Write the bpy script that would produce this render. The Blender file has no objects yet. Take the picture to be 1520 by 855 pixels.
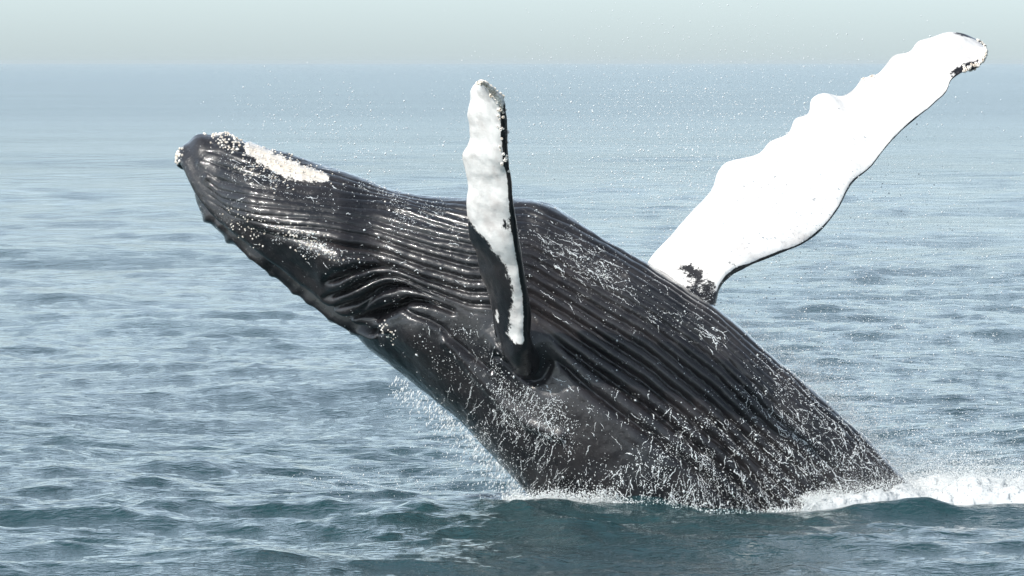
import bpy, math
import numpy as np
from mathutils import Vector

rng = np.random.default_rng(11)
S = bpy.context.scene
COL = S.collection

# ------------------------------------------------------------------ camera
IW, IH = 1520.0, 855.0            # photograph size, used to turn pixels into directions
FPX = 10256.0                     # focal length in photograph pixels
HZ = 92.0                         # horizon row
CAMZ = 5.0
Y0 = 80.0                         # distance of the whale
PITCH = math.atan((IH / 2 - HZ) / FPX)
cam = bpy.data.cameras.new('camera')
cam.sensor_width = 36.0
cam.lens = 36.0 * FPX / IW
cam.clip_start = 0.5
cam.clip_end = 110000.0
camo = bpy.data.objects.new('camera', cam)
COL.objects.link(camo)
camo.location = (0, 0, CAMZ)
camo.rotation_euler = (math.pi / 2 - PITCH, 0, 0)
S.camera = camo
CP, SP = math.cos(PITCH), math.sin(PITCH)

# ------------------------------------------------------------------ light
SUN_FROM = Vector((-3.1, -2.0, 3.5)).normalized()      # towards the sun
EL = math.asin(SUN_FROM.z)
world = bpy.data.worlds.new('World')
S.world = world
world.use_nodes = True
wn = world.node_tree
wn.nodes.clear()
sky = wn.nodes.new('ShaderNodeTexSky')
sky.sky_type = 'NISHITA'
sky.sun_disc = False
sky.sun_elevation = EL
sky.sun_rotation = math.atan2(SUN_FROM.x, SUN_FROM.y)
sky.air_density = 0.60
sky.dust_density = 1.0
sky.ozone_density = 1.0
hs = wn.nodes.new('ShaderNodeHueSaturation')
hs.inputs['Saturation'].default_value = 0.46
bgn = wn.nodes.new('ShaderNodeBackground')
bgn.inputs['Strength'].default_value = 0.128
wo = wn.nodes.new('ShaderNodeOutputWorld')
wn.links.new(sky.outputs[0], hs.inputs['Color'])
tint = wn.nodes.new('ShaderNodeMix')
tint.data_type = 'RGBA'
tint.blend_type = 'MULTIPLY'
tint.inputs[0].default_value = 1.0
tint.inputs[7].default_value = (0.86, 0.962, 0.975, 1)
wn.links.new(hs.outputs[0], tint.inputs[6])
wn.links.new(tint.outputs[2], bgn.inputs['Color'])
wn.links.new(bgn.outputs[0], wo.inputs['Surface'])

sun = bpy.data.lights.new('sun', 'SUN')
sun.energy = 2.9
sun.angle = math.radians(0.53)
sun.color = (1.0, 0.955, 0.9)
suno = bpy.data.objects.new('sun', sun)
COL.objects.link(suno)
suno.rotation_euler = (-SUN_FROM).to_track_quat('-Z', 'Y').to_euler()
suno.location = (-20, 10, 40)

S.view_settings.view_transform = 'Standard'
S.view_settings.look = 'None'
S.view_settings.exposure = 1.0
S.view_settings.gamma = 1.0
S.view_settings.use_curve_mapping = False
S.render.engine = 'CYCLES'
S.cycles.max_bounces = 6
S.cycles.volume_bounces = 0


# ------------------------------------------------------------------ helpers
def at(px, py, Y):
    """photograph pixel -> world point on the plane y = Y (arrays welcome)"""
    dx = (np.asarray(px, float) - IW / 2) / FPX
    dz = (IH / 2 - np.asarray(py, float)) / FPX
    wy = CP + SP * dz
    wz = -SP + CP * dz
    k = np.asarray(Y, float) / wy
    return np.stack(np.broadcast_arrays(dx * k, np.asarray(Y, float) + 0 * k, CAMZ + wz * k), -1)


def water_y(py):
    """distance of the calm water surface at an image row"""
    dz = (IH / 2 - py) / FPX
    return CAMZ * (CP + SP * dz) / (SP - CP * dz)


def smooth(a, b, x):
    t = np.clip((x - a) / (b - a), 0, 1)
    return t * t * (3 - 2 * t)


def mesh_obj(name, verts, faces, mat, parent=None, attrs=None, smooth_sh=True):
    verts = np.asarray(verts, np.float32)
    faces = np.asarray(faces, np.int32)
    n = faces.shape[1]
    me = bpy.data.meshes.new(name)
    me.vertices.add(len(verts))
    me.vertices.foreach_set('co', verts.ravel())
    me.loops.add(faces.size)
    me.loops.foreach_set('vertex_index', faces.ravel())
    me.polygons.add(len(faces))
    me.polygons.foreach_set('loop_start', np.arange(len(faces), dtype=np.int32) * n)
    me.polygons.foreach_set('use_smooth', np.full(len(faces), smooth_sh))
    for k, v in (attrs or {}).items():
        a = me.attributes.new(k, 'FLOAT', 'POINT')
        a.data.foreach_set('value', np.asarray(v, np.float32))
    me.update(calc_edges=True)
    me.validate()
    me.materials.append(mat)
    o = bpy.data.objects.new(name, me)
    COL.objects.link(o)
    if parent:
        o.parent = parent
    return o


def grid_faces(nu, nv, wrap=False, off=0):
    i = np.arange(nu - 1)[:, None]
    j = np.arange(nv if wrap else nv - 1)[None, :]
    j2 = (j + 1) % nv
    a = i * nv + j
    b = i * nv + j2
    c = (i + 1) * nv + j2
    d = (i + 1) * nv + j
    return np.stack([a, b, c, d], -1).reshape(-1, 4) + off


_P = rng.random((64, 64, 64)).astype(np.float32)


def vnoise(x, y, z):
    xi, yi, zi = np.floor(x).astype(int), np.floor(y).astype(int), np.floor(z).astype(int)
    fx, fy, fz = x - xi, y - yi, z - zi
    fx, fy, fz = [f * f * (3 - 2 * f) for f in (fx, fy, fz)]
    r = 0
    for i in (0, 1):
        for j in (0, 1):
            for k in (0, 1):
                w = (fx if i else 1 - fx) * (fy if j else 1 - fy) * (fz if k else 1 - fz)
                r = r + w * _P[(xi + i) % 64, (yi + j) % 64, (zi + k) % 64]
    return r * 2 - 1


def fbm(x, y, z, oct=4):
    s, a, r = 1.0, 1.0, 0
    for _ in range(oct):
        r = r + a * vnoise(x * s + 7.3 * s, y * s, z * s + 3.1 * s)
        s *= 2.03
        a *= 0.5
    return r


def tag(o, label=None, cat=None, kind=None, group=None):
    if label:
        o['label'] = label
    if cat:
        o['category'] = cat
    if kind:
        o['kind'] = kind
    if group:
        o['group'] = group
    return o


# unit shapes for drops and barnacles
def ico():
    t = (1 + 5 ** .5) / 2
    v = np.array([(-1, t, 0), (1, t, 0), (-1, -t, 0), (1, -t, 0), (0, -1, t), (0, 1, t), (0, -1, -t), (0, 1, -t),
                  (t, 0, -1), (t, 0, 1), (-t, 0, -1), (-t, 0, 1)], float)
    v /= np.linalg.norm(v[0])
    f = np.array([(0, 11, 5), (0, 5, 1), (0, 1, 7), (0, 7, 10), (0, 10, 11), (1, 5, 9), (5, 11, 4), (11, 10, 2),
                  (10, 7, 6), (7, 1, 8), (3, 9, 4), (3, 4, 2), (3, 2, 6), (3, 6, 8), (3, 8, 9), (4, 9, 5), (2, 4, 11),
                  (6, 2, 10), (8, 6, 7), (9, 8, 1)])
    return v, f


ICO_V, ICO_F = ico()
OCT_V = np.array([(1, 0, 0), (-1, 0, 0), (0, 1, 0), (0, -1, 0), (0, 0, 1), (0, 0, -1)], float)
OCT_F = np.array([(0, 2, 4), (2, 1, 4), (1, 3, 4), (3, 0, 4), (2, 0, 5), (1, 2, 5), (3, 1, 5), (0, 3, 5)])


def blobs(c, A, B, C, octa=False):
    """one mesh of ellipsoids: centres c and half-axis vectors A, B, C (n,3)"""
    V, F = (OCT_V, OCT_F) if octa else (ICO_V, ICO_F)
    v = c[:, None, :] + V[None, :, 0:1] * A[:, None, :] + V[None, :, 1:2] * B[:, None, :] + V[None, :, 2:3] * C[:, None, :]
    f = F[None] + (np.arange(len(c)) * len(V))[:, None, None]
    return v.reshape(-1, 3), f.reshape(-1, 3)


def round_blobs(c, r, octa=False):
    n = len(c)
    j = 1 + 0.35 * rng.normal(size=(n, 3)).clip(-1.5, 1.5)
    e = np.eye(3)
    return blobs(c, e[0] * (r * j[:, 0])[:, None], e[1] * (r * j[:, 1])[:, None], e[2] * (r * j[:, 2])[:, None], octa)


def cat_mesh(parts):
    vs, fs, o = [], [], 0
    for v, f in parts:
        vs.append(v)
        fs.append(f + o)
        o += len(v)
    return np.concatenate(vs), np.concatenate(fs)


# ------------------------------------------------------------------ materials
def new_mat(name):
    m = bpy.data.materials.new(name)
    m.use_nodes = True
    nt = m.node_tree
    return m, nt, nt.nodes['Principled BSDF'], nt.links.new


def N(nt, t, **kw):
    n = nt.nodes.new(t)
    for k, v in kw.items():
        if k in n.inputs:
            n.inputs[k].default_value = v
        else:
            setattr(n, k, v)
    return n


def mixc(nt, fac, a, b):
    m = nt.nodes.new('ShaderNodeMix')
    m.data_type = 'RGBA'
    for sock, v in ((m.inputs[0], fac), (m.inputs[6], a), (m.inputs[7], b)):
        if hasattr(v, 'is_output'):
            nt.links.new(v, sock)
        else:
            sock.default_value = v
    return m.outputs[2]


def mth(nt, op, a, b=None, clamp=False):
    m = nt.nodes.new('ShaderNodeMath')
    m.operation = op
    m.use_clamp = clamp
    for i, v in enumerate((a, b)):
        if v is None:
            continue
        if hasattr(v, 'is_output'):
            nt.links.new(v, m.inputs[i])
        else:
            m.inputs[i].default_value = v
    return m.outputs[0]


def ramp(nt, v, a, b):
    r = nt.nodes.new('ShaderNodeMapRange')
    r.interpolation_type = 'SMOOTHSTEP'
    nt.links.new(v, r.inputs[0])
    r.inputs[1].default_value = a
    r.inputs[2].default_value = b
    return r.outputs[0]


# sea water
M_SEA, nt, bs, L = new_mat('sea_water')
tc = N(nt, 'ShaderNodeTexCoord')
mp = N(nt, 'ShaderNodeMapping')
mp.inputs['Scale'].default_value = (1.0, 1.25, 1.0)
L(tc.outputs['Object'], mp.inputs[0])
n1 = N(nt, 'ShaderNodeTexNoise', Scale=2.6, Detail=5.0, Roughness=0.55)
n2 = N(nt, 'ShaderNodeTexNoise', Scale=9.0, Detail=3.0, Roughness=0.5)
L(mp.outputs[0], n1.inputs['Vector'])
L(mp.outputs[0], n2.inputs['Vector'])
b1 = N(nt, 'ShaderNodeBump', Strength=0.45, Distance=0.11)
b2 = N(nt, 'ShaderNodeBump', Strength=0.5, Distance=0.055)
mpw = N(nt, 'ShaderNodeMapping')
mpw.inputs['Scale'].default_value = (0.0035, 0.02, 1.0)
L(tc.outputs['Object'], mpw.inputs[0])
nw = N(nt, 'ShaderNodeTexNoise', Scale=1.0, Detail=5.0, Roughness=0.6)
L(mpw.outputs[0], nw.inputs['Vector'])
wr = N(nt, 'ShaderNodeMapRange')
L(nw.outputs[0], wr.inputs[0])
wr.inputs[1].default_value, wr.inputs[2].default_value = .38, .62
wr.inputs[3].default_value, wr.inputs[4].default_value = .2, .75
L(wr.outputs[0], b1.inputs['Strength'])
L(n1.outputs[0], b1.inputs['Height'])
L(n2.outputs[0], b2.inputs['Height'])
n0 = N(nt, 'ShaderNodeTexNoise', Scale=0.42, Detail=3.0, Roughness=0.5)
L(mp.outputs[0], n0.inputs['Vector'])
b0 = N(nt, 'ShaderNodeBump', Strength=0.28, Distance=0.5)
L(n0.outputs[0], b0.inputs['Height'])
sep = N(nt, 'ShaderNodeSeparateXYZ')
L(tc.outputs['Object'], sep.inputs[0])
rb = N(nt, 'ShaderNodeMapRange')          # the sheet carries real waves only near by: the relief takes over far out
L(sep.outputs[1], rb.inputs[0])
rb.inputs[1].default_value, rb.inputs[2].default_value = 110.0, 420.0
rb.inputs[3].default_value, rb.inputs[4].default_value = 0.12, 0.6
L(rb.outputs[0], b0.inputs['Strength'])
rr_ = N(nt, 'ShaderNodeMapRange')         # unresolved wavelets widen the reflection far out
L(sep.outputs[1], rr_.inputs[0])
rr_.inputs[1].default_value, rr_.inputs[2].default_value = 95.0, 700.0
rr_.inputs[3].default_value, rr_.inputs[4].default_value = 0.04, 0.17
L(rr_.outputs[0], bs.inputs['Roughness'])
L(b0.outputs[0], b1.inputs['Normal'])
L(b1.outputs[0], b2.inputs['Normal'])
L(b2.outputs[0], bs.inputs['Normal'])
bs.inputs['Roughness'].default_value = 0.07
bs.inputs['IOR'].default_value = 1.33
n3 = N(nt, 'ShaderNodeTexNoise', Scale=0.05, Detail=3.0)
L(tc.outputs['Object'], n3.inputs['Vector'])
L(mixc(nt, ramp(nt, n3.outputs[0], .3, .7), (0.008, 0.031, 0.037, 1), (0.014, 0.043, 0.049, 1)), bs.inputs['Base Color'])

# whale skin
M_SKIN, nt, bs, L = new_mat('whale_skin')
tc = N(nt, 'ShaderNodeTexCoord')
at_w = N(nt, 'ShaderNodeAttribute', attribute_name='white')
at_s = N(nt, 'ShaderNodeAttribute', attribute_name='speckle')
nz = N(nt, 'ShaderNodeTexNoise', Scale=13.0, Detail=8.0, Roughness=0.74)
L(tc.outputs['Object'], nz.inputs['Vector'])
nzl = N(nt, 'ShaderNodeTexNoise', Scale=1.3, Detail=4.0, Roughness=0.6)
L(tc.outputs['Object'], nzl.inputs['Vector'])
vor = N(nt, 'ShaderNodeTexVoronoi', Scale=38.0)
L(tc.outputs['Object'], vor.inputs['Vector'])
dark = mixc(nt, ramp(nt, nzl.outputs[0], .35, .7), (0.006, 0.006, 0.008, 1), (0.025, 0.022, 0.023, 1))
# small pale scars, and sun glints painted as pale flecks on the belly
nsc = N(nt, 'ShaderNodeTexNoise', Scale=26.0, Detail=3.0, Roughness=0.6)
L(tc.outputs['Object'], nsc.inputs['Vector'])
scar_glint = mth(nt, 'MULTIPLY', ramp(nt, nsc.outputs[0], .60, .70), at_s.outputs['Fac'])
dark = mixc(nt, mth(nt, 'MULTIPLY', scar_glint, 0.75), dark, (0.42, 0.41, 0.40, 1))
wv = mth(nt, 'ADD', at_w.outputs['Fac'], mth(nt, 'MULTIPLY', mth(nt, 'SUBTRACT', nz.outputs[0], 0.5), 1.7))
wmask = ramp(nt, wv, .40, .60)
blot = N(nt, 'ShaderNodeTexNoise', Scale=4.0, Detail=5.0, Roughness=0.6)
L(tc.outputs['Object'], blot.inputs['Vector'])
whitec = mixc(nt, ramp(nt, blot.outputs[0], .42, .72), (0.76, 0.75, 0.73, 1), (0.60, 0.57, 0.55, 1))
cream = mixc(nt, ramp(nt, nz.outputs[0], .40, .62), (0.52, 0.46, 0.39, 1), (0.68, 0.62, 0.55, 1))
whitec = mixc(nt, at_s.outputs['Fac'], whitec, cream)
L(mixc(nt, wmask, dark, whitec), bs.inputs['Base Color'])
rg = N(nt, 'ShaderNodeMapRange')
L(nz.outputs[0], rg.inputs[0])
rg.inputs[1].default_value, rg.inputs[2].default_value = .3, .75
rg.inputs[3].default_value, rg.inputs[4].default_value = .24, .42
L(rg.outputs[0], bs.inputs['Roughness'])
bs.inputs['Specular IOR Level'].default_value = 0.25
bs.inputs['Coat Weight'].default_value = 1.0
bs.inputs['Coat Roughness'].default_value = 0.06
bs.inputs['Coat IOR'].default_value = 1.33
bn = N(nt, 'ShaderNodeTexNoise', Scale=16.0, Detail=6.0, Roughness=0.65)
L(tc.outputs['Object'], bn.inputs['Vector'])
bp = N(nt, 'ShaderNodeBump', Strength=0.4, Distance=0.015)
L(bn.outputs[0], bp.inputs['Height'])
L(bp.outputs[0], bs.inputs['Normal'])
L(bp.outputs[0], bs.inputs['Coat Normal'])

# white water (aerated drops and foam)
def white_water(name, col, transl):
    m, nt, bs, L = new_mat(name)
    bs.inputs['Base Color'].default_value = (*col, 1)
    bs.inputs['Roughness'].default_value = 0.22
    bs.inputs['IOR'].default_value = 1.33
    tr = N(nt, 'ShaderNodeBsdfTranslucent')
    tr.inputs[0].default_value = (*col, 1)
    mx = N(nt, 'ShaderNodeMixShader')
    mx.inputs[0].default_value = transl
    L(bs.outputs[0], mx.inputs[1])
    L(tr.outputs[0], mx.inputs[2])
    L(mx.outputs[0], nt.nodes['Material Output'].inputs['Surface'])
    return m


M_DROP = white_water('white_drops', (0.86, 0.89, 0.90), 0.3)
M_FOAM = white_water('sea_foam', (0.88, 0.90, 0.90), 0.35)

M_BARN, nt, bs, L = new_mat('barnacle_shell')
tc = N(nt, 'ShaderNodeTexCoord')
nz = N(nt, 'ShaderNodeTexNoise', Scale=14.0, Detail=4.0)
L(tc.outputs['Object'], nz.inputs['Vector'])
L(mixc(nt, ramp(nt, nz.outputs[0], .35, .65), (0.62, 0.54, 0.45, 1), (0.80, 0.77, 0.72, 1)), bs.inputs['Base Color'])
bs.inputs['Roughness'].default_value = 0.5

# ------------------------------------------------------------------ sea
def ocean_tile(Nn, Ln, lmin, lmax, wind, spread, seed, power):
    r = np.random.default_rng(seed)
    k1 = np.fft.fftfreq(Nn, Ln / Nn) * 2 * np.pi
    kx, ky = np.meshgrid(k1, k1, indexing='ij')
    k = np.hypot(kx, ky)
    k[0, 0] = 1
    kmin, kmax = 2 * np.pi / lmax, 2 * np.pi / lmin
    P = k ** -power * np.exp(-(kmin / k) ** 2 * 1.2) * np.exp(-(k / kmax) ** 2)
    c = (kx * math.cos(wind) + ky * math.sin(wind)) / k
    P = P * (spread + (1 - spread) * c ** 2)
    P[0, 0] = 0
    h = np.sqrt(P) * (r.normal(size=k.shape) + 1j * r.normal(size=k.shape))
    H = np.fft.ifft2(h).real
    sc = 1 / H.std()
    DX = np.fft.ifft2(1j * kx / k * h).real * sc
    DY = np.fft.ifft2(1j * ky / k * h).real * sc
    return np.stack([DX, DY, H * sc], -1).astype(np.float32), Ln


def sample_tile(tile, x, y):
    T, Ln = tile
    n = T.shape[0]
    u = x / Ln * n
    v = y / Ln * n
    ui, vi = np.floor(u).astype(np.int64), np.floor(v).astype(np.int64)
    fu, fv = (u - ui)[..., None], (v - vi)[..., None]
    ui %= n
    vi %= n
    u2, v2 = (ui + 1) % n, (vi + 1) % n
    return (T[ui, vi] * (1 - fu) * (1 - fv) + T[u2, vi] * fu * (1 - fv) + T[ui, v2] * (1 - fu) * fv + T[u2, v2] * fu * fv)


SWELL = ocean_tile(512, 173.0, 6.0, 40.0, math.radians(80), 0.25, 3, 4.0)
CHOP = ocean_tile(1024, 61.0, 0.7, 5.0, math.radians(70), 0.35, 5, 4.0)
RIP = ocean_tile(512, 11.3, 0.28, 1.2, math.radians(60), 0.45, 9, 3.7)


def ridge(x, y, px0, px1, Yc, h, w):
    """a local hump of water, between two image columns at distance Yc"""
    x0, x1 = (px0 - IW / 2) / FPX * Yc, (px1 - IW / 2) / FPX * Yc
    m, hw = (x0 + x1) / 2, (x1 - x0) / 2
    return h * np.exp(-((x - m) / hw) ** 2) * np.exp(-((y - Yc) / w) ** 2)


def sea_disp(x, y, dist, rowsp):
    """displacement of the sea; short waves fade where the sheet is too coarse for them"""
    d = np.zeros(x.shape + (3,), np.float32)
    f1 = (1 - smooth(2.0, 9.0, rowsp))[..., None]
    f2 = (1 - smooth(0.8, 4.0, rowsp))[..., None]
    f3 = (1 - smooth(0.3, 1.0, rowsp))[..., None]
    lull = 0.9 + 0.35 * vnoise(x / 17, y / 23, x * 0 + 4.2)
    a = sample_tile(SWELL, x, y) * f1 * np.array([.5, .5, .085])
    b = sample_tile(CHOP, x + 13, y + 5) * f2 * np.array([.055, .055, .032]) * lull[..., None]
    c = sample_tile(RIP, x + 3, y + 8) * f3 * np.array([.014, .014, .0095]) * lull[..., None]
    a[..., :2] *= .15
    # the water is broken up round the whale
    dq = np.hypot((x - 1.0) / 1.6, (y - Y0 + 2.2) / 1.3)
    near_w = np.exp(-(dq / 4.2) ** 2)[..., None]
    d += a + b * (1 + 1.1 * near_w) + c * (1 + .7 * near_w)
    z = ridge(x, y, 640, 800, Y0 - 2.0, .085, .28)
    z += ridge(x, y, 1210, 1430, Y0 - 1.9, .10, .3) + ridge(x, y, 380, 760, Y0 - 4, .04, .8)
    d[..., 2] += z - SEA_DROP
    return d


SEA_DROP = 0.0
_x, _y = np.meshgrid(np.linspace(-1, 4, 20), np.linspace(Y0 - 2.6, Y0 - 1.6, 8))
SEA_DROP = float(sea_disp(_x, _y, _y, np.full(_x.shape, .12))[..., 2].mean()) + .035
rows = np.concatenate([np.linspace(HZ + 2.5, HZ + 12, 16), np.linspace(HZ + 13, 905, 690), np.geomspace(912, 6000, 40)])
Drow = CAMZ * FPX / (rows - HZ)
core = np.linspace(-0.0925, 0.0925, 780)
edge = 0.0925 + np.geomspace(0.0003, 1.6, 60)
cols = np.concatenate([-edge[::-1], core, edge])
Xg = Drow[:, None] * cols[None, :]
Yg = np.repeat(Drow[:, None], len(cols), 1)
rs = np.abs(np.gradient(Drow))[:, None] * np.ones(len(cols))[None]
cs = (np.gradient(cols)[None, :] * Drow[:, None])
dsp = sea_disp(Xg, Yg, Yg, np.maximum(rs, cs))
sea_v = np.stack([Xg, Yg, 0 * Xg], -1) + dsp
sea = mesh_obj('sea', sea_v.reshape(-1, 3), grid_faces(len(rows), len(cols))[:, ::-1], M_SEA)
tag(sea, 'rippled grey-blue open sea reaching to the hazy horizon', kind='structure')


def sea_z(x, y):
    x, y = np.atleast_1d(x).astype(float), np.atleast_1d(y).astype(float)
    return sea_disp(x, y, y, np.full(x.shape, .12))[..., 2]


# ------------------------------------------------------------------ whale body
TOP = np.array([(261, 238), (263, 229), (270, 219), (283, 210), (303, 203), (335, 203), (366, 209), (398, 219), (435, 229),
                (472, 241), (503, 249), (535, 259), (571, 274), (608, 284), (650, 289), (690, 290), (735, 289), (775, 292),
                (800, 298), (820, 307), (838, 320), (858, 335), (878, 347), (900, 360), (928, 374), (962, 390), (985, 403),
                (1013, 420), (1035, 436), (1055, 448), (1080, 468), (1105, 489), (1133, 516), (1160, 537), (1190, 560),
                (1225, 590), (1254, 621), (1283, 647), (1312, 676), (1345, 712), (1390, 765), (1450, 840), (1530, 950), (1600, 1060)], float)
BOT = np.array([(261, 238), (263, 247), (271, 260), (283, 283), (294, 304), (307, 323), (322, 338), (340, 354), (358, 368),
                (385, 391), (400, 400), (416, 412), (436, 428), (455, 444), (473, 459), (491, 473), (510, 487), (526, 499),
                (558, 526), (576, 540), (595, 554), (631, 583), (651, 600), (673, 614), (689, 628), (706, 648), (722, 666),
                (739, 685), (755, 702), (772, 722), (800, 753), (840, 798), (900, 865), (980, 950), (1080, 1050), (1220, 1180)], float)
ANCH = [((261, 238), (261, 238)), ((283, 210), (271, 260)), ((335, 203), (283, 283)), ((398, 219), (307, 323)),
        ((472, 241), (345, 358)), ((535, 259), (400, 400)), ((608, 284), (455, 444)), ((690, 290), (526, 499)),
        ((775, 292), (595, 554)), ((858, 335), (651, 600)), ((928, 374), (700, 642)), ((1013, 420), (755, 702)),
        ((1105, 489), (820, 775)), ((1190, 560), (900, 865)), ((1312, 676), (1010, 980)), ((1450, 840), (1120, 1090)), ((1600, 1060), (1220, 1180))]


def arclen(P):
    return np.concatenate([[0], np.cumsum(np.hypot(*np.diff(P, axis=0).T))])


def dense(P, n=4000):
    s = arclen(P)
    t = np.linspace(0, s[-1], n)
    # Catmull-Rom through the traced points
    i = np.clip(np.searchsorted(s, t, 'right') - 1, 0, len(P) - 2)
    m = np.gradient(P, s, axis=0)
    h = (s[i + 1] - s[i])[:, None]
    q = ((t - s[i])[:, None]) / h
    a = 2 * q ** 3 - 3 * q ** 2 + 1
    b = q ** 3 - 2 * q ** 2 + q
    c = -2 * q ** 3 + 3 * q ** 2
    d = q ** 3 - q ** 2
    return a * P[i] + b * h * m[i] + c * P[i + 1] + d * h * m[i + 1]


Td, Bd = dense(TOP), dense(BOT)
sT, sB = arclen(Td), arclen(Bd)
near = lambda D, s, p: s[np.argmin(np.hypot(D[:, 0] - p[0], D[:, 1] - p[1]))]
aT = np.array([near(Td, sT, a) for a, b in ANCH])
aB = np.array([near(Bd, sB, b) for a, b in ANCH])
ua = (aT + aB) / 2
NU, NV = 540, 540
# sections: dense at the snout, then even
q = np.linspace(0, 1, NU)
uu = ua[-1] * (0.12 * q ** 2.2 + 0.88 * q)
uu = np.where(q < 0.02, ua[-1] * (q / 0.02) ** 2 * (0.12 * 0.02 ** 2.2 + 0.88 * 0.02), uu)


def smooth1(y, w=9):
    k = np.hanning(w + 2)[1:-1]
    k /= k.sum()
    return np.convolve(np.pad(y, w // 2, 'edge'), k, 'valid')


tT, tB = np.interp(uu, ua, aT), np.interp(uu, ua, aB)
Tp = np.stack([np.interp(tT, sT, Td[:, i]) for i in (0, 1)], -1)
Bp = np.stack([np.interp(tB, sB, Bd[:, i]) for i in (0, 1)], -1)
Cp = (Tp + Bp) / 2
dist_tip = np.hypot(Cp[:, 0] - 261, Cp[:, 1] - 238)
Wd = np.interp(dist_tip, [0, 3, 8, 18, 40, 80, 150, 250, 380, 520, 680, 850, 1100], [0, .10, .19, .31, .47, .64, .84, 1.02, 1.2, 1.33, 1.38, 1.33, 1.05])
Wd[8:] = smooth1(Wd, 15)[8:]
Yc = Y0 + np.interp(Cp[:, 0], [260, 1000, 1400], [1.5, -0.15, -0.55])
T3, B3 = at(Tp[:, 0], Tp[:, 1], Yc), at(Bp[:, 0], Bp[:, 1], Yc)
C3, U3 = (T3 + B3) / 2, (T3 - B3) / 2
th = np.linspace(0, 2 * np.pi, NV, endpoint=False)
ct, st = np.cos(th), np.sin(th)
dep = np.sign(st) * np.abs(st) ** 0.92
V = C3[:, None, :] + ct[None, :, None] * U3[:, None, :]
V[..., 1] -= Wd[:, None] * dep[None, :]
PX = Cp[:, None, 0] + ct[None] * (Tp - Cp)[:, None, 0]
PY = Cp[:, None, 1] + ct[None] * (Tp - Cp)[:, None, 1]


def grid_normals(V):
    du = np.gradient(V, axis=0)
    dv = np.roll(V, -1, 1) - np.roll(V, 1, 1)
    n = np.cross(du, dv)
    n /= np.linalg.norm(n, axis=-1, keepdims=True) + 1e-12
    return n


Nn = grid_normals(V)
outw = V - C3[:, None, :]
if (Nn[100] * outw[100]).sum() < 0:
    Nn = -Nn
Nn[0] = np.array([-.85, 0, .5])

# --- throat pleats: traced groove lines y(x), numbered from the belly outline
tx, ty = Td[:, 0], Td[:, 1]
PL = {
    1: [(290, 213), (320, 212), (380, 226), (440, 240), (500, 256), (560, 275), (620, 292), (692, 299), (784, 303), (860, 343), (960, 393), (1060, 457), (1160, 542), (1260, 631), (1400, 790)],
    2: [(290, 222), (320, 223), (380, 240), (440, 252), (500, 266), (560, 281), (620, 297), (692, 308), (784, 313), (860, 351), (960, 401), (1060, 465), (1160, 551), (1260, 640), (1400, 800)],
    3: [(290, 231), (320, 240), (380, 256), (440, 266), (500, 275), (560, 287), (620, 303), (692, 318), (784, 323), (860, 361), (960, 412), (1060, 476), (1160, 563), (1260, 653), (1400, 815)],
    4: [(290, 240), (326, 266), (360, 273), (407, 279), (459, 284), (520, 289), (560, 294), (600, 302), (629, 312), (692, 330), (784, 335), (860, 373), (960, 425), (1060, 490), (1160, 579), (1260, 670), (1400, 830)],
    5: [(290, 250), (328, 281), (379, 287), (419, 293), (459, 297), (500, 301), (559, 304), (599, 312), (629, 322), (694, 341), (784, 348), (860, 386), (960, 440), (1060, 507), (1160, 597), (1260, 690), (1400, 850)],
    6: [(290, 260), (330, 292), (375, 301), (429, 305), (486, 308), (531, 318), (567, 326), (595, 335), (659, 348), (698, 359), (784, 361), (860, 400), (960, 456), (1060, 526), (1160, 618), (1260, 714), (1400, 875)],
    7: [(290, 268), (340, 306), (391, 317), (440, 318), (488, 320), (523, 329), (559, 338), (589, 347), (639, 360), (698, 374), (784, 376), (860, 415), (960, 473), (1060, 547), (1160, 641), (1260, 738), (1400, 900)],
    8: [(290, 276), (350, 318), (407, 331), (456, 331), (500, 335), (547, 346), (583, 357), (619, 368), (660, 380), (698, 391), (784, 390), (860, 432), (960, 492), (1060, 569), (1160, 665), (1260, 765), (1400, 930)],
    9: [(290, 283), (360, 334), (430, 350), (496, 352), (531, 359), (569, 368), (599, 379), (631, 391), (698, 409), (784, 407), (860, 450), (960, 512), (1060, 592), (1160, 690), (1260, 793), (1400, 960)],
    10: [(290, 290), (370, 355), (440, 410), (480, 419), (500, 414), (527, 400), (559, 391), (585, 391), (607, 399), (635, 410), (698, 428), (784, 426), (860, 470), (960, 535), (1060, 617), (1160, 716), (1260, 820), (1400, 990)],
    11: [(290, 300), (370, 375), (470, 440), (500, 436), (530, 421), (560, 407), (580, 404), (600, 408), (630, 422), (698, 446), (784, 446), (860, 495), (960, 562), (1060, 645), (1160, 744), (1260, 850), (1400, 1020)],
    12: [(290, 304), (370, 380), (490, 455), (523, 448), (539, 442), (555, 426), (575, 416), (593, 414), (611, 420), (640, 432), (698, 459), (784, 470), (860, 524), (960, 594), (1060, 676), (1160, 775), (1260, 880), (1400, 1050)],
    13: [(290, 308), (370, 384), (510, 470), (557, 468), (579, 458), (599, 447), (609, 440), (629, 441), (649, 447), (674, 457), (710, 474), (784, 500), (835, 535), (860, 560), (960, 634), (1060, 712), (1160, 810), (1400, 1080)],
    14: [(290, 312), (370, 388), (520, 482), (560, 485), (590, 476), (619, 468), (650, 476), (680, 498), (710, 510), (784, 560), (841, 575), (870, 605), (960, 682), (1060, 756), (1160, 850), (1400, 1120)],
}
xs = np.arange(250, 1420.0)
tys = np.interp(xs, tx[np.argsort(tx)], ty[np.argsort(tx)])
curves = [tys - 2]
for k in range(1, 15):
    p = np.array(PL[k], float)
    y = np.interp(xs, p[:, 0], p[:, 1])
    y = smooth1(y, 25)
    curves.append(np.maximum(y, curves[-1] + 1.2))
curves = np.array(curves)
CX = [np.interp(PX, xs, c) for c in curves]
phase = np.zeros_like(PX)
spacing = np.zeros_like(PX)
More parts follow.
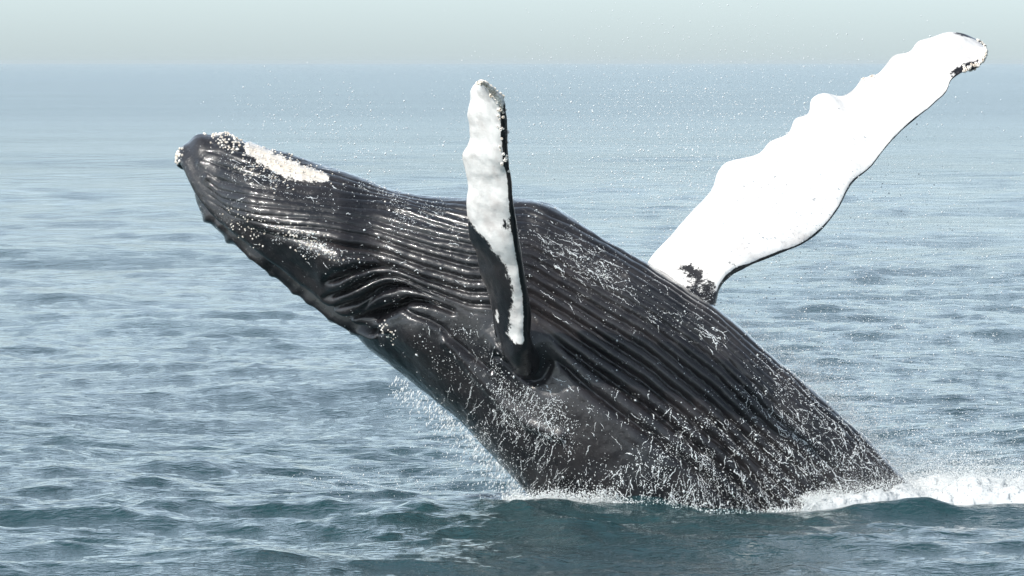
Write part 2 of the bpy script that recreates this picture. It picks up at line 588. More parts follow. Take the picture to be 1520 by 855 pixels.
for k in range(14):
    t = np.clip((PY - CX[k]) / (CX[k + 1] - CX[k]), 0, 1)
    phase += t
    spacing += np.where((t > 0) & (t < 1), CX[k + 1] - CX[k], 0)
spacing = np.clip(spacing, 5, 40)
wob = 0.06 * fbm(PX / 60, PY / 60, PX * 0 + 1.7, 2)
ph = phase + wob * smooth(0.3, 1.0, phase)
fr = np.abs(np.sin(np.pi * ph))
prof = -(1 - fr) ** 1.6                                # sharp groove, rounded ridge
amp = 0.0031 * (1 - .5 * smooth(1080, 1230, PX)) * spacing * (.45 + .55 * smooth(430, 540, PX)) * (1 + .5 * smooth(760, 820, PX))                                 # metres
amp *= smooth(296, 345, PX) * smooth(13.95, 13.3, phase) * smooth(0.05, 0.5, phase)
# below the pleats of the jaw the lip is smooth
lip = smooth(0, 18, PY - np.interp(PX, [300, 360, 400, 440, 480, 500, 2000], [280, 318, 344, 356, 372, 900, 900]))
fold_amp = 1 + .8 * smooth(9.4, 9.9, phase) * smooth(470, 500, PX) * smooth(700, 630, PX)
jawlow = smooth(9.2, 9.7, phase) * smooth(500, 470, PX)
amp *= (1 - np.maximum(lip, jawlow)) * fold_amp
# flank below and left of the near flipper is smooth
amp *= 1 - smooth(11.2, 12.2, phase) * smooth(620, 660, PX) * smooth(850, 815, PX)
amp *= 1 - 0.55 * smooth(11.5, 13.5, phase) * smooth(820, 860, PX)
disp = amp * prof


def g2(cx, cy, rx, ry=None, rot=0):
    ry = ry or rx
    c, s = math.cos(math.radians(rot)), math.sin(math.radians(rot))
    dx, dy = PX - cx, PY - cy
    return np.exp(-((dx * c + dy * s) / rx) ** 2 - ((-dx * s + dy * c) / ry) ** 2)


def seg_dist(P):
    """signed-ish distance in pixels to a polyline"""
    best = np.full(PX.shape, 1e9)
    for a, b in zip(P[:-1], P[1:]):
        a, b = np.array(a, float), np.array(b, float)
        d = b - a
        t = np.clip(((PX - a[0]) * d[0] + (PY - a[1]) * d[1]) / (d @ d), 0, 1)
        best = np.minimum(best, np.hypot(PX - a[0] - t * d[0], PY - a[1] - t * d[1]))
    return best


MOUTH = [(268, 247), (276, 262), (288, 283), (300, 301), (322, 324), (352, 348), (385, 375), (420, 403), (450, 427), (480, 450), (509, 470), (531, 486), (553, 492), (566, 488)]
md = seg_dist(MOUTH)
my = np.interp(PX, [p[0] for p in MOUTH], [p[1] for p in MOUTH])
disp += -0.13 * np.exp(-(md / 4.0) ** 2)
disp += 0.05 * np.exp(-((md - 10) / 8) ** 2) * (PY < my)        # the lip rolls over the mouth line
disp += 0.05 * np.exp(-((md - 6.5) / 3) ** 2) * (PY > my) * smooth(330, 380, PX) * (PX < 560)
# the lower lip stands out over the mouth line, so the jaw below it faces down
dlip = np.interp(PX, [330, 410, 480, 540], [24, 40, 58, 70])
ramp_l = np.where(PY < my, np.where(md < dlip, md / dlip, np.exp(-((md - dlip) / 75) ** 2)), 0)
lipout = .27 * ramp_l * smooth(315, 385, PX) * smooth(565, 500, PX)
# fold lines traced on the cheek
for pts, w, a in (([(600, 451), (619, 461), (639, 468), (659, 479), (671, 495), (698, 519), (730, 545)], 3.5, .05),
                  ([(496, 437), (515, 430), (539, 416), (562, 405)], 3.2, .05),
                  ([(539, 455), (555, 438), (567, 429), (587, 424)], 3.2, .05),
                  ([(560, 470), (579, 458), (599, 447), (607, 440), (629, 441), (649, 447), (674, 457)], 4.5, .06),
                  ([(512, 376), (535, 375), (556, 378), (568, 385)], 3.0, .03),
                  ([(742, 520), (765, 540), (788, 560), (800, 555), (812, 530)], 5.0, .06),
                  ([(745, 500), (760, 520), (790, 530)], 4.0, .04)):
    disp += -a * np.exp(-(seg_dist(pts) / w) ** 2)
# rolled ridge running back from the cheek
disp += 0.06 * np.exp(-(seg_dist([(668, 500), (705, 545), (745, 590), (785, 620), (832, 638)]) / 8) ** 2)
disp += 0.09 * g2(615, 490, 55, 26, 38)                        # bulge behind the mouth corner
disp += -0.08 * g2(560, 468, 40, 18, -35)                      # hollow under the cheek folds
disp += 0.16 * g2(762, 508, 34, 26, 0) - 0.10 * g2(806, 540, 26, 34, -20)  # flipper shoulder and armpit
disp += 0.07 * g2(336, 199, 17) + 0.05 * g2(296, 205, 14) + 0.04 * g2(268, 224, 9)
for (x, y, r, h) in [(305, 326, 7, .06), (339, 357, 7, .06), (437, 433, 7, .055), (456, 450, 7, .05), (489, 476, 8, .05), (372, 383, 6, .04),
                     (405, 405, 6, .03), (275, 268, 6, .03), (520, 497, 6, .03), (300, 240, 6, .02), (312, 262, 5, .02), (330, 330, 6, .03)]:
    disp += h * g2(x, y, r)
disp += 0.035 * fbm(V[..., 0] * .9, V[..., 1] * .9, V[..., 2] * .9, 3) * smooth(0, 60, dist_tip)[:, None]
disp += 0.006 * fbm(V[..., 0] * 7, V[..., 1] * 7, V[..., 2] * 7, 3)
disp *= smooth(0, 14, dist_tip)[:, None]
disp += .014 * fbm(V[..., 0] * 16, V[..., 1] * 16, V[..., 2] * 16, 2) * g2(428, 239, 62, 16, 23)
VB = V + Nn * disp[..., None]
VB[..., 1] -= np.stack([smooth1(r, 11) for r in (lipout * np.sign(st)[None] * np.abs(st)[None] ** .5)])
NB = grid_normals(VB)
if (NB[100] * outw[100]).sum() < 0:
    NB = -NB
NB[0] = Nn[0]


def poly_mask(P, soft):
    """soft inside test for a traced outline"""
    P = np.array(P, float)
    ins = np.zeros(PX.shape, bool)
    for a, b in zip(P, np.roll(P, -1, 0)):
        cond = (a[1] > PY) != (b[1] > PY)
        xi = (b[0] - a[0]) * (PY - a[1]) / (b[1] - a[1] + 1e-9) + a[0]
        ins ^= cond & (PX < xi)
    d = seg_dist([*P, P[0]])
    return smooth(-soft, soft, np.where(ins, d, -d))


CHIN = [(364, 211), (375, 209), (398, 222), (430, 235), (462, 247), (487, 257), (492, 266), (470, 268), (445, 265), (415, 256), (394, 241), (370, 228)]
near_side = (st > -0.2)[None, :] * np.ones_like(PX)
white = poly_mask(CHIN, 9) * near_side
speck = np.clip(0.15 + 1.0 * g2(385, 250, 45, 18, 20) + .9 * g2(335, 205, 26, 12, 10) + 1.0 * g2(455, 355, 55, 14, 22) + .7 * g2(355, 325, 40, 16, 45)
                + .8 * g2(262, 232, 10) + .5 * g2(850, 380, 70, 22, 28) + .5 * g2(1040, 480, 40, 14, 40) + .4 * g2(720, 540, 40, 30, 30), 0, 1)  # the two belly spots put sun glints into the skin colour


speck = np.maximum(speck, white)
# --- flippers ------------------------------------------------------------
def build_flipper(A, B, ns, nc, Y_A, Y_B, thick, root):
    """A, B: traced edges from root to tip; Y_A, Y_B: their distances; closed section of nc points"""
    A, B = dense(np.array(A, float), 1500), dense(np.array(B, float), 1500)
    q = np.linspace(0, 1, ns)
    q = 1 - (1 - q) ** 1.25
    sa, sb = arclen(A), arclen(B)
    a = np.stack([np.interp(q * sa[-1], sa, A[:, i]) for i in (0, 1)], -1)
    b = np.stack([np.interp(q * sb[-1], sb, B[:, i]) for i in (0, 1)], -1)
    a3 = at(a[:, 0], a[:, 1], np.interp(q, [0, .1, 1], Y_A))
    b3 = at(b[:, 0], b[:, 1], np.interp(q, [0, .1, 1], Y_B))
    chord = b3 - a3
    span = np.gradient((a3 + b3) / 2, axis=0)
    nrm = np.cross(chord, span)
    nrm /= np.linalg.norm(nrm, axis=-1, keepdims=True) + 1e-9
    nrm = np.stack([smooth1(nrm[:, i], 31) for i in range(3)], -1)
    nrm *= np.sign(-nrm[:, 1:2])                       # towards the camera side
    ang = np.linspace(0, 2 * np.pi, nc, endpoint=False)
    c = (1 - np.cos(ang)) / 2                          # 0 at A, 1 at B
    prof = np.sin(ang) * (0.55 + 0.55 * c)             # fuller towards the leading edge B
    tk = thick * np.interp(q, [0, root, .5, .9, 1], [1.9, 1.0, .62, .34, .08])
    tk = np.minimum(smooth1(tk, 9), np.linalg.norm(chord, axis=-1) * .42 + .003)
    v = a3[:, None] + chord[:, None] * c[None, :, None] + nrm[:, None] * (tk[:, None] * prof[None])[..., None]
    px = a[:, None, 0] + (b - a)[:, None, 0] * c[None]
    py = a[:, None, 1] + (b - a)[:, None, 1] * c[None]
    v += nrm[:, None] * (0.018 * fbm(v[..., 0] * 3, v[..., 1] * 3, v[..., 2] * 3, 3) * np.sign(np.sin(ang) + 1e-9)[None])[..., None]
    return v, px, py, c, q, nrm, a3, b3


NEAR_L = [(772, 556), (756, 536), (743, 514), (734, 487), (730, 455), (722, 428), (712, 401), (707, 376), (699, 358), (695, 328), (694, 299), (695, 270), (690, 250), (687, 228), (695, 215), (698, 191), (695, 167), (699, 148), (700, 133), (708, 122), (715, 121)]
NEAR_R = [(806, 556), (796, 536), (787, 514), (785, 498), (785, 471), (783, 444), (777, 406), (771, 369), (766, 331), (761, 299), (758, 267), (754, 240), (751, 207), (749, 170), (744, 146), (731, 131), (720, 123), (715, 121)]
FAR_L = [(950, 440), (952, 415), (965, 384), (994, 352), (1028, 313), (1059, 277), (1065, 258), (1075, 244), (1102, 235), (1129, 227), (1141, 212), (1171, 197), (1181, 177), (1200, 168), (1205, 148), (1220, 139), (1254, 143), (1269, 131), (1279, 118), (1304, 109), (1316, 96), (1326, 84), (1353, 75), (1363, 62), (1382, 56), (1402, 49), (1431, 51), (1451, 60), (1462, 70)]
FAR_R = [(1040, 520), (1055, 475), (1063, 448), (1070, 424), (1087, 406), (1112, 394), (1156, 376), (1191, 362), (1220, 340), (1245, 308), (1264, 273), (1294, 246), (1318, 214), (1348, 185), (1387, 153), (1404, 136), (1412, 118), (1431, 106), (1451, 99), (1463, 82), (1462, 70)]

# distance of the near flank at the flipper root
i_root = np.argmin(np.hypot(PX[:, :NV // 2] - 770, PY[:, :NV // 2] - 515))
YS = VB[:, :NV // 2].reshape(-1, 3)[i_root, 1]
fn = build_flipper(NEAR_L, NEAR_R, 230, 96, (YS + .55, YS + .22, YS - 1.7), (YS + .25, YS - .30, YS - 2.45), .13, .14)
ff = build_flipper(FAR_L, FAR_R, 260, 110, (Y0 + .45, Y0 + .95, Y0 + 3.1), (Y0 + .05, Y0 + .25, Y0 + 2.5), .13, .14)

# near flipper pigment: white, with a dark lower inner side and a dark leading edge
v, px, py, c, q, *_ = fn
bx = np.interp(py, [300, 318, 335, 360, 390, 420, 450, 478, 492, 503, 510], [630, 684, 706, 730, 752, 763, 765, 760, 758, 772, 805])
w1 = smooth(-15, 15, px - bx - 5)
w1 = w1 - .9 * smooth(.93, .98, c)[None] * smooth(140, 165, py) - .62 * np.exp(-((px - 760) / 14) ** 2 - ((py - 329) / 13) ** 2) - .5 * np.exp(-((px - 757) / 9) ** 2 - ((py - 262) / 14) ** 2)
w1 = np.maximum(w1, .75 * np.exp(-((px - 744) / 6) ** 2 - ((py - 466) / 13) ** 2))
w1 = np.where(py > 512, 0, w1)
white_n = w1.clip(0, 1)
# far flipper: white, dark near the root's lower side and along the leading edge
v2, px2, py2, c2, q2, *_ = ff
dk = np.exp(-(((px2 - 1030) - .8 * (py2 - 412)) / 26) ** 2 - ((py2 - 414) / 19) ** 2) * .78 + .75 * smooth(415, 450, py2) + .9 * smooth(.985, .996, c2)[None] + .5 * np.exp(-((px2 - 1085) / 22) ** 2 - ((py2 - 398) / 6) ** 2)
dk = dk + .85 * (smooth(.80, .92, c2)[None] * smooth(.84, .92, q2)[:, None] + smooth(.20, .06, c2)[None] * smooth(.90, .95, q2)[:, None]) + .7 * smooth(.985, .997, q2)[:, None]
white_f = (1.05 - dk).clip(0, 1.05)

whale = bpy.data.objects.new('humpback_whale', None)
COL.objects.link(whale)
tag(whale, 'dark humpback whale breaching on its side with two long white flippers raised', 'whale')
whale.location = (float(at(1000, 745, Y0)[0]), Y0 - .2, 0)
WL = np.array(whale.location)

vs = [VB.reshape(-1, 3), v.reshape(-1, 3), v2.reshape(-1, 3)]
o1, o2 = len(vs[0]), len(vs[0]) + len(vs[1])
fl = np.concatenate([grid_faces(NU, NV, True), grid_faces(*v.shape[:2], True, o1), grid_faces(*v2.shape[:2], True, o2)])
att_w = np.concatenate([white.ravel(), white_n.ravel(), white_f.ravel()])
att_s = np.concatenate([speck.ravel(), np.zeros(white_n.size + white_f.size)])
body = mesh_obj('body', np.concatenate(vs) - WL, fl, M_SKIN, whale, {'white': att_w, 'speckle': att_s})
# consistent outward normals
import bmesh
bm = bmesh.new()
bm.from_mesh(body.data)
bmesh.ops.recalc_face_normals(bm, faces=bm.faces)
bm.to_mesh(body.data)
bm.free()

# --- barnacles -------------------------------------------------------------
def barnacles(P, Nrm, r):
    """small truncated cones with an open crater, one mesh"""
    n = len(P)
    k = 7
    prof = [(1.0, -.25), (.82, .45), (.55, .8), (.38, .75), (.25, .35)]
    Nrm = Nrm / (np.linalg.norm(Nrm, axis=1, keepdims=True) + 1e-9)
    ref = np.where(np.abs(Nrm[:, 2:3]) < .9, np.array([[0, 0, 1.]]), np.array([[1., 0, 0]]))
    A = np.cross(Nrm, ref)
    A /= np.linalg.norm(A, axis=1, keepdims=True)
    B = np.cross(Nrm, A)
    rot = rng.random(n) * 6.28
    vv = []
    for rad, h in prof:
        for j in range(k):
            a = rot + j * 2 * np.pi / k
            jit = 1 + .15 * rng.normal(size=n)
            vv.append(P + (A * np.cos(a)[:, None] + B * np.sin(a)[:, None]) * (r * rad * jit)[:, None] + Nrm * (r * h)[:, None])
    vv = np.stack(vv, 1)
    f = np.array([(i * k + j, i * k + (j + 1) % k, (i + 1) * k + (j + 1) % k, (i + 1) * k + j) for i in range(len(prof) - 1) for j in range(k)])
    return vv.reshape(-1, 3), (f[None] + (np.arange(n) * vv.shape[1])[:, None, None]).reshape(-1, 4)


# look-up from a photograph pixel to the near surface of the body
half = slice(0, NV // 2 + 1)
hx, hy = PX[:, half].ravel(), PY[:, half].ravel()
hV, hN = VB[:, half].reshape(-1, 3), NB[:, half].reshape(-1, 3)
LUT = np.full((1100, 1500), -1, np.int64)
ok = (hx > 0) & (hx < 1499) & (hy > 0) & (hy < 1099)
LUT[hy[ok].astype(int), hx[ok].astype(int)] = np.nonzero(ok)[0]
for _ in range(4):
    for ax, sh in ((0, 1), (0, -1), (1, 1), (1, -1)):
        r = np.roll(LUT, sh, ax)
        LUT = np.where(LUT < 0, r, LUT)
INS = np.full((1100, 1500), False)


def on_body(px, py):
    i = LUT[np.clip(py, 0, 1099).astype(int), np.clip(px, 0, 1499).astype(int)]
    okk = i >= 0
    i = np.where(okk, i, 0)
    p, n = hV[i], hN[i]
    j = rng.uniform(-.009, .009, p.shape)                # off the lattice of the sheet, along the skin
    j -= (j * n).sum(-1, keepdims=True) * n
    return p + j, n, okk


bp_, bn_, br_ = [], [], []


def body_barn(cx, cy, rx, ry, rot, n, r0, r1):
    t = rng.normal(size=(n, 2)) * .6
    c_, s_ = math.cos(math.radians(rot)), math.sin(math.radians(rot))
    x = cx + t[:, 0] * rx * c_ - t[:, 1] * ry * s_
    y = cy + t[:, 0] * rx * s_ + t[:, 1] * ry * c_
    p, n_, k = on_body(x, y)
    bp_.append(p[k])
    bn_.append(n_[k])
    br_.append(rng.uniform(r0, r1, k.sum()))


body_barn(338, 203, 24, 12, 10, 120, .008, .022)
body_barn(265, 231, 8, 10, 0, 40, .010, .022)
body_barn(425, 240, 60, 12, 22, 170, .006, .014)
body_barn(388, 250, 40, 18, 20, 80, .006, .013)
body_barn(455, 354, 48, 14, 25, 90, .006, .014)
body_barn(372, 335, 30, 12, 40, 50, .006, .014)
body_barn(580, 485, 14, 12, 0, 40, .006, .014)
bv = barnacles(np.concatenate(bp_), np.concatenate(bn_), np.concatenate(br_))
bo = mesh_obj('barnacles', bv[0] - WL, bv[1], M_BARN, whale, smooth_sh=False)
tag(bo, 'pale barnacles crusted on the whale\'s chin and jaw', kind='stuff')


def edge_barn(F, sel, cc, n, r0, r1, spread=.03):
    """barnacles on the leading edge of a flipper: sel = range along the span, cc = chord fraction"""
    v, px, py, c, q, nrm, a3, b3 = F
    i = np.clip((rng.uniform(sel[0], sel[1], n) * len(q)).astype(int), 2, len(q) - 3)
    j = np.argmin(np.abs(c[None, :] - (cc + spread * rng.normal(size=n)).clip(0, 1)[:, None]) + (np.arange(len(c)) > len(c) // 2)[None] * (rng.random(n) < .35)[:, None] * 1.0, 1)
    return v[i, j], (b3 - a3)[i] * (1 if cc > .5 else -1) * .5 + nrm[i] * .5, rng.uniform(r0, r1, n)


parts = [edge_barn(fn, (.80, .998), .97, 90, .012, .028, .05), edge_barn(fn, (.55, .8), .96, 22, .012, .024, .04), edge_barn(fn, (.95, .998), .5, 26, .012, .026, .4)]
P_, N_, R_ = [np.concatenate(z) for z in zip(*parts)]
bv = barnacles(P_, N_, R_)
bo = mesh_obj('barnacles', bv[0] - WL, bv[1], M_BARN, whale, smooth_sh=False)
tag(bo, 'row of barnacles on the edge of the upright flipper', kind='stuff')
parts = [edge_barn(ff, (.86, .998), .985, 80, .014, .030, .03), edge_barn(ff, (.95, .998), .03, 34, .014, .03, .06), edge_barn(ff, (.62, .65), .01, 14, .012, .024, .02)]
P_, N_, R_ = [np.concatenate(z) for z in zip(*parts)]
bv = barnacles(P_, N_, R_)
bo = mesh_obj('barnacles', bv[0] - WL, bv[1], M_BARN, whale, smooth_sh=False)
tag(bo, 'row of barnacles round the tip of the far flipper', kind='stuff')

# ------------------------------------------------------------------ water on the skin, with sun glints built as white streaks
def gp(x, y, cx, cy, rx, ry, rot=0):
    c_, s_ = math.cos(math.radians(rot)), math.sin(math.radians(rot))
    dx, dy = x - cx, y - cy
    return np.exp(-((dx * c_ + dy * s_) / rx) ** 2 - ((-dx * s_ + dy * c_) / ry) ** 2)


def drop_weight(x, y):
    w = 0.045 + .0 * x
    w = w + 1.0 * smooth(560, 720, y) * smooth(840, 1050, x)
    w = w + .9 * smooth(1080, 1220, x)
    w = w + .5 * gp(x, y, 735, 545, 75, 28, 45) + .35 * gp(x, y, 800, 610, 60, 40, 30)
    w = w + .25 * gp(x, y, 900, 400, 150, 40, 30) + .6 * gp(x, y, 855, 380, 60, 13, 30) + .7 * gp(x, y, 1040, 478, 36, 12, 42) + .22 * gp(x, y, 640, 320, 90, 30, 15)  # drops crowd the two belly spots to imitate sun glints
    w = w + .8 * gp(x, y, 385, 250, 50, 18, 20) + .8 * gp(x, y, 455, 355, 50, 12, 22) + .5 * gp(x, y, 520, 270, 50, 10, 18)
    w = w + .35 * gp(x, y, 760, 650, 110, 80) + .35 * smooth(640, 720, y) + .4 * gp(x, y, 720, 640, 50, 70, 40)
    w = w * (1 - .75 * gp(x, y, 960, 545, 130, 40, 30)) * (1 - .6 * gp(x, y, 910, 640, 50, 40))
    w = w * (1 - .9 * gp(x, y, 470, 420, 70, 26, 40)) * (1 - .7 * gp(x, y, 320, 270, 25, 50, -30))
    return w.clip(0, 1.3)


def frames(n_):
    ref = np.where(np.abs(n_[:, 1:2]) < .9, np.array([[0, 1., 0]]), np.array([[1., 0, 0]]))
    a = np.cross(n_, ref)
    a /= np.linalg.norm(a, axis=1, keepdims=True) + 1e-9
    return a, np.cross(n_, a)


nd = 110000
x, y = rng.uniform(260, 1345, nd), rng.uniform(195, 765, nd)
p, n_, k = on_body(x, y)
clump = .7 * np.exp(2.4 * fbm(x / 22, y / 22, x * 0 + 5, 2))
k &= rng.random(nd) < drop_weight(x, y) * .62 * clump
p, n_ = p[k], n_[k]
r = np.exp(rng.normal(math.log(.0041), .45, len(p))).clip(.003, .017)
a, b = frames(n_)
d1 = blobs(p + n_ * (r * .3)[:, None], a * (r * rng.uniform(.7, 1.5, len(r)))[:, None], b * r[:, None], n_ * (r * .8)[:, None], True)


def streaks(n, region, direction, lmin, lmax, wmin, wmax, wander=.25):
    """runs of water, and white streaks for sun glints, on the skin, followed across the surface"""
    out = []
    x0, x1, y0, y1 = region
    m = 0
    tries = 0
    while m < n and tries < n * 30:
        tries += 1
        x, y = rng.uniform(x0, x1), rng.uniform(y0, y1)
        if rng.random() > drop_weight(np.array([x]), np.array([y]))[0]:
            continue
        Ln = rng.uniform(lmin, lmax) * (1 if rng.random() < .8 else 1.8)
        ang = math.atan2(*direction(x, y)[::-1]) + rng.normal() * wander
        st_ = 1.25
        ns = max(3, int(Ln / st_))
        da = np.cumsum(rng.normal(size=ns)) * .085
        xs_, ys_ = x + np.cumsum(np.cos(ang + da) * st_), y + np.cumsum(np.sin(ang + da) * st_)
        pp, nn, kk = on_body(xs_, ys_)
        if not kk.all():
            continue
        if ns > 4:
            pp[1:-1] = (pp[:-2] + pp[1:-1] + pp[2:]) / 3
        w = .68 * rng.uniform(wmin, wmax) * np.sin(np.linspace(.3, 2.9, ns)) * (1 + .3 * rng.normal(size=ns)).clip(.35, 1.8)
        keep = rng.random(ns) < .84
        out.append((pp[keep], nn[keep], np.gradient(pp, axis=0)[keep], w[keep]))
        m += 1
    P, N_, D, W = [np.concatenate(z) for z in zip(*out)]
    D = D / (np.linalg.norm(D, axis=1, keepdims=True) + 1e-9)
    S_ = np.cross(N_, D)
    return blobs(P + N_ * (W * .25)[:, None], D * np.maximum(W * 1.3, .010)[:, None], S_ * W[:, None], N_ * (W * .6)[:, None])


down_left = lambda x, y: (-.28 + .75 * smooth(950, 1200, x), 1.0)
along = lambda x, y: (.8, .6)
d2 = streaks(330, (600, 1330, 560, 760), down_left, 8, 26, .003, .0075)
d3 = streaks(330, (900, 1335, 520, 760), lambda x, y: (.5, .85), 5, 22, .003, .0125, .6)
d4 = streaks(130, (790, 1290, 300, 640), along, 6, 26, .003, .0075, .15)  # water runs, also standing in for glints on the pleat ridges
d7 = streaks(60, (786, 1010, 320, 470), lambda x, y: (.8, .5), 10, 34, .003, .006, .1)  # thin white lines imitating sun glints along the pleats
d5 = streaks(120, (330, 700, 205, 420), lambda x, y: (.95, .25), 4, 13, .004, .008, .5)
d6 = streaks(60, (590, 830, 430, 660), lambda x, y: (-.1, .95), 5, 15, .003, .007, .35)
d8 = streaks(34, (800, 920, 345, 415), lambda x, y: (.8, .45), 6, 22, .004, .013, .12)  # white blobs in place of the sun glint on the upper belly
d9 = streaks(22, (1005, 1075, 450, 505), lambda x, y: (.75, .65), 6, 20, .004, .014, .12)  # second belly sun glint, built as white blobs
d10 = streaks(80, (605, 880, 560, 738), lambda x, y: (-.3, 1.0), 5, 20, .003, .0065, .2)
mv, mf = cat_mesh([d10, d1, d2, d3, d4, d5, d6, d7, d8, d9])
wd = mesh_obj('water_drops_glints', mv - WL, mf, M_DROP, whale)
tag(wd, 'white drops and runs of water on the wet skin, some standing in for sun glints', kind='stuff')

# ------------------------------------------------------------------ splash, foam and spray
# churned white water behind and beside the whale on the right
ns_, nt_ = 190, 60
sx = np.linspace(1190, 1640, ns_)
tt = np.linspace(0, 1, nt_)
crest = np.interp(sx, [1190, 1215, 1260, 1330, 1400, 1450, 1520, 1640], [.02, .09, .24, .44, .50, .42, .36, .28])
yc = np.interp(sx, [1165, 1330, 1640], [Y0 - 1.4, Y0 - .3, Y0 + .2])
wid = np.interp(sx, [1165, 1300, 1640], [.35, 1.0, 1.3])
bx_ = at(sx, np.full(ns_, 740.), yc)[:, 0]
hump = np.sin(tt * np.pi) ** .7
fx = np.repeat(bx_[:, None], nt_, 1)
fy = yc[:, None] + (tt[None] - .5) * 2 * wid[:, None]
nzf = fbm(fx * 2.2, fy * 2.2, fx * 0 + 2, 5)
nzs = fbm(fx * 9, fy * 9, fx * 0 + 8, 3)
fz = .36 * crest[:, None] * hump[None] * (1 + .9 * nzf + .15 * nzs) + .008 * nzs * hump[None] - .32 * (1 - hump[None]) ** 3
fz = np.maximum(fz, -.4)
fx = fx + .05 * nzs
foamparts = [(np.stack([fx, fy, fz], -1).reshape(-1, 3), None)]
nfo = 60000
i, j = rng.integers(0, ns_, nfo), (rng.beta(1.6, 2.0, nfo) * (nt_ - 1)).astype(int)
pp = np.stack([fx[i, j], fy[i, j], fz[i, j]], -1) + rng.normal(size=(nfo, 3)) * np.array([.05, .08, .02])
up = np.abs(rng.normal(size=nfo)) ** 1.3 * crest[i] * .6 * (.55 + .6 * np.abs(fbm(pp[:, 0] * 3, pp[:, 1] * 3, pp[:, 0] * 0, 3)))
pp[:, 2] += up
rr = np.exp(rng.normal(math.log(.0042), .45, nfo)).clip(.0018, .012) / (1 + up * 5)
fb = round_blobs(pp, rr, True)
gf = grid_faces(ns_, nt_)
gtri = np.concatenate([gf[:, [0, 1, 2]], gf[:, [0, 2, 3]]])[:, ::-1]
fv, ff_ = cat_mesh([(foamparts[0][0], gtri), fb])
fo = mesh_obj('splash_foam', fv, ff_, M_FOAM)
tag(fo, 'white churned foam thrown up behind the whale\'s tail end', 'foam', kind='stuff')

# thin foam rim where the near flank meets the water
nr = 20000
cx_ = rng.uniform(745, 1215, nr)
yy = np.interp(cx_, [745, 780, 930, 1100, 1215], [Y0 - .4, Y0 - 1.25, Y0 - 1.65, Y0 - 1.72, Y0 - 1.5]) + rng.normal(size=nr) * .07
dens = np.interp(cx_, [745, 770, 830, 905, 930, 1130, 1190, 1215], [.3, 1, 1, .6, .05, .05, .4, 1])
kk = rng.random(nr) < dens
cx_, yy = cx_[kk], yy[kk]
wx = at(cx_, np.full(len(cx_), 740.), yy)[:, 0]
wz = sea_z(wx, yy) + np.abs(rng.normal(size=len(wx))) ** 1.4 * .04 * (.4 + np.abs(fbm(wx * 2.3, yy, wx * 0, 3))) * np.interp(cx_, [745, 800, 915, 1000, 1215], [1.4, 1.6, 1, .5, 1.2])
rr = np.exp(rng.normal(math.log(.005), .45, len(wx))).clip(.002, .014)
rv = round_blobs(np.stack([wx, yy, wz], -1), rr, True)
ro = mesh_obj('waterline_foam', rv[0], rv[1], M_FOAM)
tag(ro, 'thin white foam where the whale\'s flank meets the water', 'foam', kind='stuff')

# fine spray hanging in the air
def cloud(n, cx, cy, rx, ry, rot, ymin, ymax, r0, sg=.38):
    t = rng.normal(size=(n, 2)) * .7
    c_, s_ = math.cos(math.radians(rot)), math.sin(math.radians(rot))
    x = cx + t[:, 0] * rx * c_ - t[:, 1] * ry * s_
    y = cy + t[:, 0] * rx * s_ + t[:, 1] * ry * c_
    Y = Y0 - 40 + rng.uniform(ymin, ymax, n)
    p = at(x, y, Y)
    k = p[:, 2] > .02
    return p[k], np.exp(rng.normal(math.log(r0), sg, k.sum())).clip(.0012, .011)


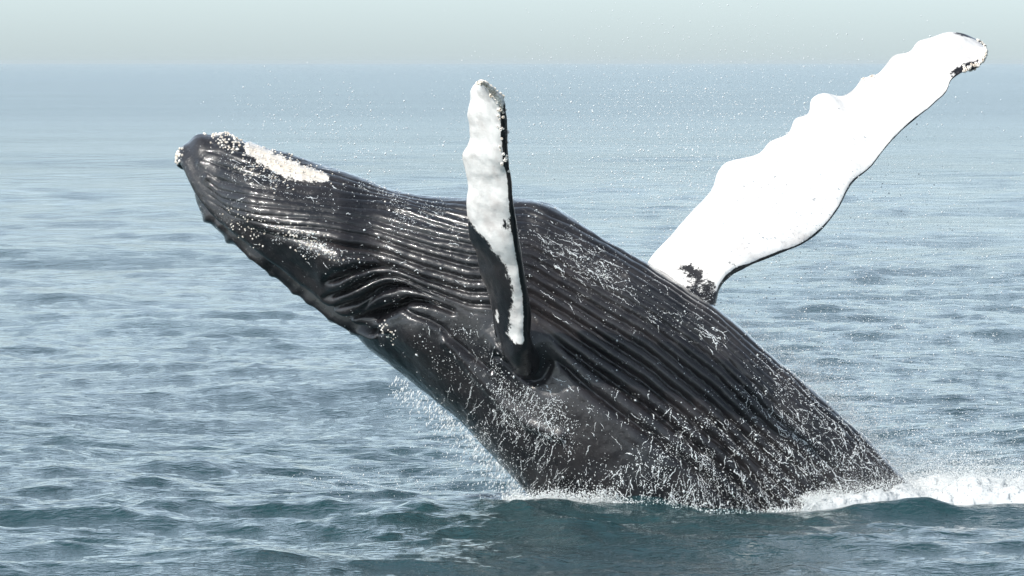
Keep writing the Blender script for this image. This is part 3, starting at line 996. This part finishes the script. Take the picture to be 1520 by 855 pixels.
cl = [cloud(7500, 1050, 260, 190, 150, 0, 40, 43.5, .0046), cloud(9500, 1330, 480, 190, 170, -20, 39.5, 44, .0042), cloud(1500, 900, 200, 160, 90, 0, 40, 43, .0044),
      cloud(3800, 1260, 600, 120, 40, 45, 40, 41.5, .0042), cloud(3200, 1420, 670, 130, 50, 0, 39.5, 41.5, .0042),
      cloud(650, 510, 200, 110, 50, 15, 40.4, 42, .0055), cloud(260, 740, 170, 90, 60, 0, 39, 42, .004),
      cloud(700, 690, 690, 70, 50, 40, 38.8, 39.8, .0038), cloud(9000, 1265, 625, 135, 13, 46.5, 39.9, 40.6, .0023), cloud(7000, 1420, 695, 130, 22, 5, 39.5, 41, .0026), cloud(2500, 1110, 490, 90, 10, 40, 40, 41, .0024),
      cloud(420, 560, 715, 90, 16, 0, 38.3, 39.2, .0042)]
P_, R_ = [np.concatenate(z) for z in zip(*cl)]
s1 = round_blobs(P_, R_, True)
# drops falling from the whale's back
nb = 700
t = rng.random(nb) ** .8
bx0, by0 = np.interp(t, [0, .5, 1], [590, 680, 778]), np.interp(t, [0, .5, 1], [552, 622, 726])
off = np.abs(rng.normal(size=nb)) * 22
p = at(bx0 - off * .55, by0 + off * .75 + 4, rng.uniform(Y0 - .8, Y0 + .2, nb))
Ln = rng.uniform(.008, .045, nb) * np.exp(-off / 60)
W = rng.uniform(.003, .0075, nb)
D = np.stack([-.35 + .15 * rng.normal(size=nb), 0 * t, -np.ones(nb)], -1)
D /= np.linalg.norm(D, axis=1, keepdims=True)
Q = np.cross(D, np.array([0, 1., 0]))
s2 = blobs(p, D * Ln[:, None], Q * W[:, None], np.array([[0, 1., 0]]) * W[:, None])
sv, sf = cat_mesh([s1, s2])
so = mesh_obj('spray', sv, sf, M_DROP)
tag(so, 'fine white spray drops hanging in the air round the whale', 'spray', kind='stuff')

# ------------------------------------------------------------------ haze over the sea
M_HAZE = bpy.data.materials.new('sea_haze')
M_HAZE.use_nodes = True
nt = M_HAZE.node_tree
nt.nodes.clear()
pv = nt.nodes.new('ShaderNodeVolumePrincipled')
pv.inputs['Color'].default_value = (0.70, 0.78, 0.81, 1)
pv.inputs['Density'].default_value = 5e-5
mo = nt.nodes.new('ShaderNodeOutputMaterial')
nt.links.new(pv.outputs[0], mo.inputs['Volume'])
bxv = np.array([(x, y, z) for x in (-40000, 40000) for y in (-60, 21500) for z in (-1.6, 8.5)], float)
bxf = np.array([(0, 1, 3, 2), (4, 6, 7, 5), (0, 4, 5, 1), (2, 3, 7, 6), (0, 2, 6, 4), (1, 5, 7, 3)])
hz = mesh_obj('haze', bxv, bxf, M_HAZE, smooth_sh=False)
tag(hz, 'thin pale haze lying over the sea', kind='stuff')
